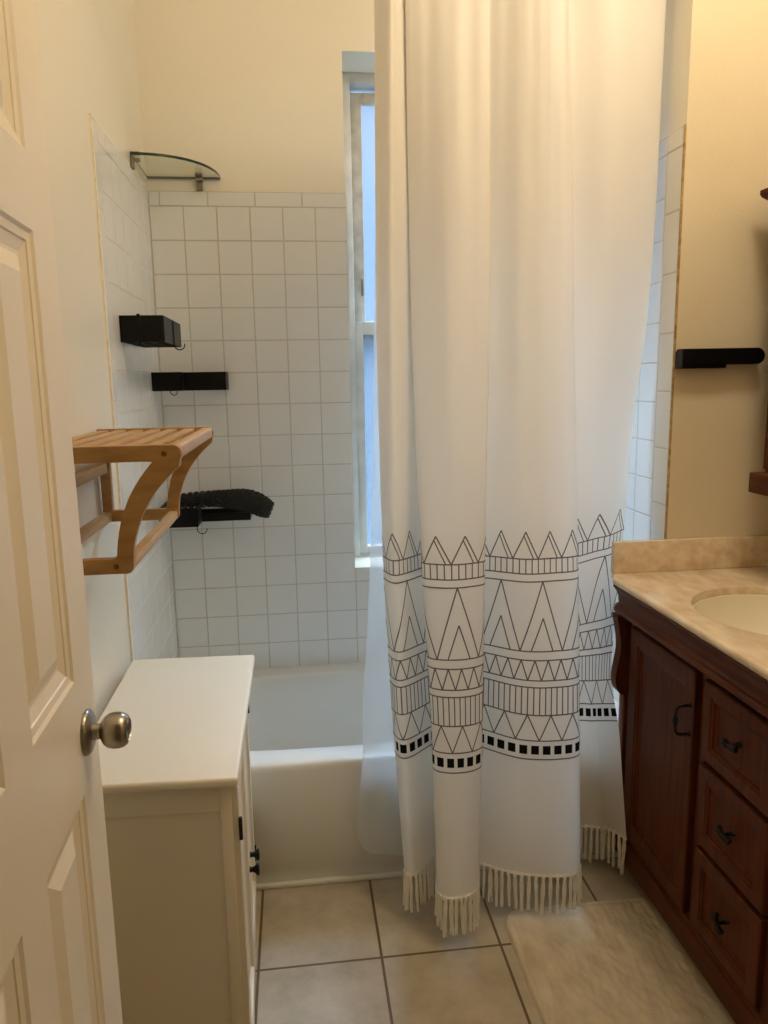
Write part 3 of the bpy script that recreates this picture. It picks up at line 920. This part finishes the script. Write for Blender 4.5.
# ------------------------------------------------------------------ bath rug
b = MB()
RX0, RX1, RY0, RY1, rr = 0.952, 1.400, -1.640, -0.931, 0.055
nx, ny = 110, 170
vs, fs = [], []
def rug_map(u, v):
    """unit square to rounded rectangle"""
    x = RX0 + (RX1 - RX0) * u; y = RY0 + (RY1 - RY0) * v
    for cx_, cy_ in ((RX0 + rr, RY0 + rr), (RX1 - rr, RY0 + rr), (RX0 + rr, RY1 - rr), (RX1 - rr, RY1 - rr)):
        dx, dy = x - cx_, y - cy_
        if (dx < 0) == (cx_ < (RX0 + RX1) / 2) and (dy < 0) == (cy_ < (RY0 + RY1) / 2):
            m_ = max(abs(dx), abs(dy)); l = math.hypot(dx, dy)
            if l > 1e-9:
                x, y = cx_ + dx * m_ / l, cy_ + dy * m_ / l
    return x, y
from mathutils import noise
for j in range(ny + 1):
    for i in range(nx + 1):
        u, v = i / nx, j / ny
        x, y = rug_map(u, v)
        dd = min(u * (RX1 - RX0), (1 - u) * (RX1 - RX0), v * (RY1 - RY0), (1 - v) * (RY1 - RY0))
        h = 0.0155 * min(1, math.sqrt(max(0.0, dd) / 0.010)) + 0.001
        h += 0.0030 * noise.noise((x * 14, y * 9, 0)) * min(1, dd / 0.02) + 0.0034 * noise.noise((x * 75, y * 38, 3)) * min(1, dd / 0.02)
        if 0.012 < dd < 0.024: h -= 0.004
        vs.append((x, y, h))
for j in range(ny):
    for i in range(nx):
        k = j * (nx + 1) + i
        fs.append([k, k + 1, k + nx + 2, k + nx + 1])
b.add(vs, fs, 0, True)
o = b.build('bath_rug', M['rug'], autosmooth=False)
tag(o, 'ivory plush bath rug with rounded corners, on floor in front of vanity', 'rug')

# ------------------------------------------------------------------ shower rod, curtain, liner
rod = thing('curtain_rod', 'straight shower curtain rod across the tub alcove', 'curtain rod', (XR / 2, -0.70, 2.44))
b = MB(); b.tube([(0.001, -0.70, 2.44), (XR, -0.70, 2.44)], 0.0125, 16); b.build('rod', M['chrome'], rod)
for x_, sg in ((-0.006, 1), (XR + 0.006, -1)):
    b = MB(); b.lathe([(0.032, 0), (0.032, 0.012), (0.024, 0.018), (0.016, 0.022)], 20, Matrix.Translation((x_, -0.70, 2.44)) @ Matrix.Rotation(sg * PI / 2, 4, 'Y')); b.build('flange', M['chrome'], rod)

ZL = [2.42, 1.6, 0.97, 0.6, 0.15]
CURT = [
  [(0.683, -0.690), (0.668, -0.730), (0.667, -0.800), (0.677, -0.840), (0.698, -0.900)],
  [(0.716, -0.735), (0.703, -0.780), (0.693, -0.860), (0.702, -0.890), (0.717, -0.930)],
  [(0.756, -0.690), (0.764, -0.710), (0.777, -0.790), (0.796, -0.820), (0.810, -0.850)],
  [(0.762, -0.715), (0.760, -0.750), (0.756, -0.890), (0.766, -0.940), (0.768, -1.000)],
  [(0.848, -0.735), (0.834, -0.830), (0.823, -0.925), (0.823, -0.975), (0.815, -1.035)],
  [(0.953, -0.735), (0.938, -0.820), (0.909, -0.905), (0.895, -0.950), (0.874, -1.000)],
  [(0.955, -0.690), (0.945, -0.750), (0.913, -0.840), (0.904, -0.850), (0.880, -0.890)],
  [(0.969, -0.665), (0.955, -0.740), (0.926, -0.850), (0.916, -0.857), (0.898, -0.905)],
  [(1.063, -0.700), (1.045, -0.800), (1.023, -0.905), (1.011, -0.935), (1.000, -0.970)],
  [(1.156, -0.735), (1.153, -0.820), (1.153, -0.893), (1.147, -0.942), (1.145, -0.985)],
  [(1.154, -0.690), (1.167, -0.740), (1.172, -0.800), (1.176, -0.830), (1.181, -0.850)],
  [(1.186, -0.660), (1.201, -0.700), (1.206, -0.755), (1.218, -0.757), (1.222, -0.790)],
  [(1.309, -0.680), (1.304, -0.700), (1.283, -0.700), (1.263, -0.752), (1.278, -0.800)],
  [(1.442, -0.660), (1.435, -0.640), (1.346, -0.660), (1.290, -0.752), (1.303, -0.810)],
  [(1.438, -0.640), (1.440, -0.610), (1.418, -0.590), (1.324, -0.748), (1.334, -0.862)],
]
def level_interp(vals, z):
    """smooth interpolation of per-level values over height"""
    n = len(ZL)
    if z >= ZL[0]: i = 0
    elif z <= ZL[-1]: i = n - 2
    else:
        i = max(k for k in range(n - 1) if ZL[k] >= z)
    def slope(k):
        if k == 0: return (vals[1] - vals[0]) / (ZL[1] - ZL[0])
        if k == n - 1: return (vals[-1] - vals[-2]) / (ZL[-1] - ZL[-2])
        return (vals[k + 1] - vals[k - 1]) / (ZL[k + 1] - ZL[k - 1])
    h = ZL[i + 1] - ZL[i]
    t = (z - ZL[i]) / h
    h00, h10, h01, h11 = 2 * t ** 3 - 3 * t * t + 1, t ** 3 - 2 * t * t + t, -2 * t ** 3 + 3 * t * t, t ** 3 - t * t
    return h00 * vals[i] + h10 * h * slope(i) + h01 * vals[i + 1] + h11 * h * slope(i + 1)
# one more height just above the tub rim, where the free edge swings out under the corbel
_mid = [(level_interp([q[0] for q in c_], 0.42), level_interp([q[1] for q in c_], 0.42)) for c_ in CURT]
_mid[13] = (1.288, -0.775)
_mid[14] = (1.337, -0.788)
for c_, q in zip(CURT, _mid):
    c_.insert(4, q)
ZL.insert(4, 0.42)
SUB = 14
def plan_at(z):
    pts = [(level_interp([q[0] for q in c_], z), level_interp([q[1] for q in c_], z)) for c_ in CURT]
    return spline(pts, SUB)
ref = plan_at(0.75)
U = [0.0]
for i in range(1, len(ref)):
    s_ = (i - 1) // SUB
    extra = {2: 0.043, 5: -0.0085, 6: -0.009, 10: 0.055}.get(s_, 0.0) / SUB      # cloth gathered in the hidden folds
    U.append(U[-1] + math.hypot(ref[i][0] - ref[i - 1][0], ref[i][1] - ref[i - 1][1]) + extra)
NU = len(U)
CTOP, CBOT = 2.425, 0.139
NZ = 130
GZ = [CBOT + (CTOP - CBOT) * k / NZ for k in range(NZ + 1)]
GRID = []
for z in GZ:
    row = plan_at(z)
    GRID.append([(p + 0.0, q - 0.004 * noise.noise((U[i] * 9, z * 2.2, 1.7)) - 0.016 * min(1, max(0, (z - 0.6) / 1.3)) * noise.noise((U[i] * 17, z * 0.55, 8.3)) - 0.005 * min(1, max(0, (z - 1.0) / 1.0)) * noise.noise((U[i] * 40, z * 0.9, 2.3)) - 0.0016 * noise.noise((U[i] * 26, z * 7, 5.1)), z) for i, (p, q) in enumerate(row)])
def surf(u, z):
    u = min(max(u, 0), U[-1] - 1e-6)
    lo_, hi_ = 0, NU - 1
    while hi_ - lo_ > 1:
        m_ = (lo_ + hi_) // 2
        if U[m_] <= u: lo_ = m_
        else: hi_ = m_
    fu = (u - U[lo_]) / (U[hi_] - U[lo_])
    fz = min(max((z - CBOT) / (CTOP - CBOT) * NZ, 0), NZ - 1e-6)
    k = int(fz); fz -= k
    g = [[Vector(GRID[k + b_][lo_ + a_]) for a_ in (0, 1)] for b_ in (0, 1)]
    p = (g[0][0] * (1 - fu) + g[0][1] * fu) * (1 - fz) + (g[1][0] * (1 - fu) + g[1][1] * fu) * fz
    du = (g[0][1] - g[0][0]) * (1 - fz) + (g[1][1] - g[1][0]) * fz
    dv = (g[1][0] - g[0][0]) * (1 - fu) + (g[1][1] - g[0][1]) * fu
    nrm = du.cross(dv).normalized()        # towards the room
    return p, nrm
cu = thing('shower_curtain', 'long cream shower curtain with charcoal triangle border and tasselled hem', 'shower curtain', (1.0, -0.75, 2.44))
b = MB()
vs = [p for row in GRID for p in row]
fs = []
for j in range(NZ):
    for i in range(NU - 1):
        k = j * NU + i
        fs.append([k, k + 1, k + NU + 1, k + NU])
b.add(vs, fs, 0, True)
LIFT = 0.0009
def ribbon(p0, p1, w, mi=1):
    """printed stroke from (u,z) to (u,z) lying on the cloth"""
    (u0, z0), (u1, z1) = p0, p1
    L = math.hypot(u1 - u0, z1 - z0)
    if L < 1e-6: return
    n = max(1, int(L / 0.004))
    px, pz = -(z1 - z0) / L * w / 2, (u1 - u0) / L * w / 2
    vs, fs = [], []
    for k in range(n + 1):
        t = k / n
        u, z = u0 + (u1 - u0) * t, z0 + (z1 - z0) * t
        for sg in (-1, 1):
            p, nr = surf(u + sg * px, z + sg * pz)
            vs.append(p + nr * LIFT)
    for k in range(n):
        fs.append([2 * k, 2 * k + 1, 2 * k + 3, 2 * k + 2])
    b.add(vs, fs, mi)
def block(u0, u1, z0, z1, mi=2):
    ribbon((u0, (z0 + z1) / 2), (u1, (z0 + z1) / 2), z1 - z0, mi)
# phase: a tall triangle peak sits on the middle of the nearest fold
best = min(((Vector(GRID[int((0.915 - CBOT) / (CTOP - CBOT) * NZ)][i]) - Vector((0.833, -0.93, 0.915))).length, i) for i in range(NU))
UA = U[best[1]]
UEND = U[-1]
LW = 0.0033
zA, zB_, zC_, zD, zE, zF, zG, zH, zI, zJ = 0.972, 0.935, 0.915, 0.737, 0.714, 0.662, 0.644, 0.572, 0.505, 0.456
for z in (zA, zB_, zC_, zD, zE, zF, zG, zH, zI, zJ):
    ribbon((0, z), (UEND, z), LW)
def rep(per, phase):
    k = math.floor((0 - UA - phase) / per) - 1
    while True:
        u = UA + phase + k * per
        if u > UEND + per: return
        yield u
        k += 1
def seg(a, c_, w=LW):
    (u0, z0), (u1, z1) = a, c_
    if u1 < u0: (u0, z0), (u1, z1) = (u1, z1), (u0, z0)
    if u1 <= 0 or u0 >= UEND: return
    if u0 < 0: z0 += (z1 - z0) * (0 - u0) / (u1 - u0); u0 = 0
    if u1 > UEND: z1 = z0 + (z1 - z0) * (UEND - u0) / (u1 - u0); u1 = UEND
    ribbon((u0, z0), (u1, z1), w)
PB = 0.108
for u in rep(PB * 0.6, 0.0195):                       # crown of doubled triangles
    h = PB * 0.3
    seg((u - h, zA), (u, 1.040)); seg((u, 1.040), (u + h, zA)); seg((u - 0.004, 1.029), (u + h - 0.012, zA), 0.0030)
for u in rep(PB * 0.15, 0.004):                       # ladder
    seg((u, zB_), (u, zA), 0.0030)
for u in rep(PB, 0.0):                                # tall triangles
    seg((u - PB / 2, zD), (u, zC_)); seg((u, zC_), (u + PB / 2, zD))
    seg((u - 0.027, zD), (u + 0.002, 0.822)); seg((u + 0.002, 0.822), (u + 0.029, zD))
for u in rep(PB * 0.31, 0.006):                       # small zigzag
    h = PB * 0.155
    seg((u - h, zF), (u, zE), 0.0032); seg((u, zE), (u + h, zF), 0.0032)
for u in rep(PB * 0.135, 0.0):                        # upright strokes
    seg((u, zH), (u, zG), 0.0030)
for u in rep(PB * 0.53, 0.006):                       # low zigzag
    h = PB * 0.265
    seg((u - h, zI), (u, zH), 0.0032); seg((u, zH), (u + h, zI), 0.0032)
for u in rep(PB * 0.262, 0.0):                        # black squares
    if u - 0.0085 > 0 and u + 0.0085 < UEND:
        block(u - 0.0094, u + 0.0094, 0.469, 0.492)
o = b.build('curtain_cloth', [M['curtain'], M['print'], M['ink']], cu, fix=False, autosmooth=False)
# tassels
u = 0.006
while u < UEND - 0.003:
    p, nr = surf(u, CBOT + 0.002)
    m = MB()
    m.tube([p + Vector((0, 0, 0.006)), p + Vector((0, 0, 0.0)), p + Vector((0, 0, -0.006)), p + Vector((0, 0, -0.012))], [0.0026, 0.0045, 0.0048, 0.003], 8)
    L = random.uniform(0.098, 0.113)
    tsx = random.gauss(0, 0.0025)
    for k in range(5):
        a = random.uniform(0, 2 * PI); r0 = random.uniform(0.0010, 0.0032)
        sx, sy = random.gauss(0, 0.0012) + tsx, random.gauss(0, 0.0012)
        pts = []
        for q in range(6):
            t = q / 5
            pts.append(p + Vector((math.cos(a) * r0 + sx * t + 0.0008 * math.sin(8 * t + a), math.sin(a) * r0 + sy * t, -0.010 - (L - 0.010) * t)))
        m.tube(pts, [0.0018, 0.0027, 0.0027, 0.0026, 0.0024, 0.0014], 6)
    m.build('tassel', M['yarn'], cu, fix=False)
    u += 0.0168
m = MB()
pts = [surf(U[i], CBOT + 0.003)[0] for i in range(0, NU, 2)]
m.tube(pts, 0.0022, 6); m.build('hem_braid', M['yarn'], cu, fix=False)
for k in range(12):
    i = int((NU - 1) * (k + 0.5) / 12)
    x_ = GRID[-1][i][0]
    m = MB(); m.tube([(x_, -0.70 + 0.021 * math.cos(a), 2.437 + 0.021 * math.sin(a)) for a in [2 * PI * q / 20 for q in range(20)]], 0.002, 6, closed=True)
    m.build('ring', M['chrome'], cu)

ln = thing('shower_liner', 'translucent frosted plastic liner peeking out at the left of the patterned curtain', 'shower liner', (0.95, -0.70, 2.43))
LZ = [(2.415, 0.694, -0.645), (2.1, 0.688, -0.655), (1.55, 0.668, -0.670), (0.95, 0.642, -0.715), (0.55, 0.611, -0.752), (0.40, 0.605, -0.772), (0.217, 0.584, -0.785), (0.15, 0.592, -0.79), (0.118, 0.615, -0.79)]
b = MB()
vs, fs = [], []
nI, nJ = 70, 70
rowsL = spline(LZ, 9)
for j, (z, xl, y) in enumerate(rowsL):
    for i in range(nI + 1):
        t = i / nI
        x_ = xl + (1.08 - xl) * t
        amp = min(1, t * 6) * 0.010
        yy = y + amp * math.sin(t * 22 + z) * 0.6 + 0.003 * noise.noise((x_ * 20, z * 9, 2))
        if z < 0.42: yy = min(yy, -0.752)
        zz = z - (0.010 * math.sin(t * 9) if j >= len(rowsL) - 8 else 0) * (1 if z < 0.16 else 0.3)
        vs.append((x_, yy, zz))
n_ = nI + 1
for j in range(len(rowsL) - 1):
    for i in range(nI):
        fs.append([j * n_ + i, j * n_ + i + 1, (j + 1) * n_ + i + 1, (j + 1) * n_ + i])
b.add(vs, fs, 0, True)
b.build('liner_sheet', M['liner'], ln, fix=False, autosmooth=False)
b = MB(); b.lathe([(0.018, 0), (0.018, 0.0012), (0.012, 0.002), (0.011, 0.0008)], 24, Matrix.Translation((0.672, -0.797, 0.205)) @ Matrix.Rotation(PI / 2, 4, 'X')); b.build('liner_magnet', M['liner'], ln)
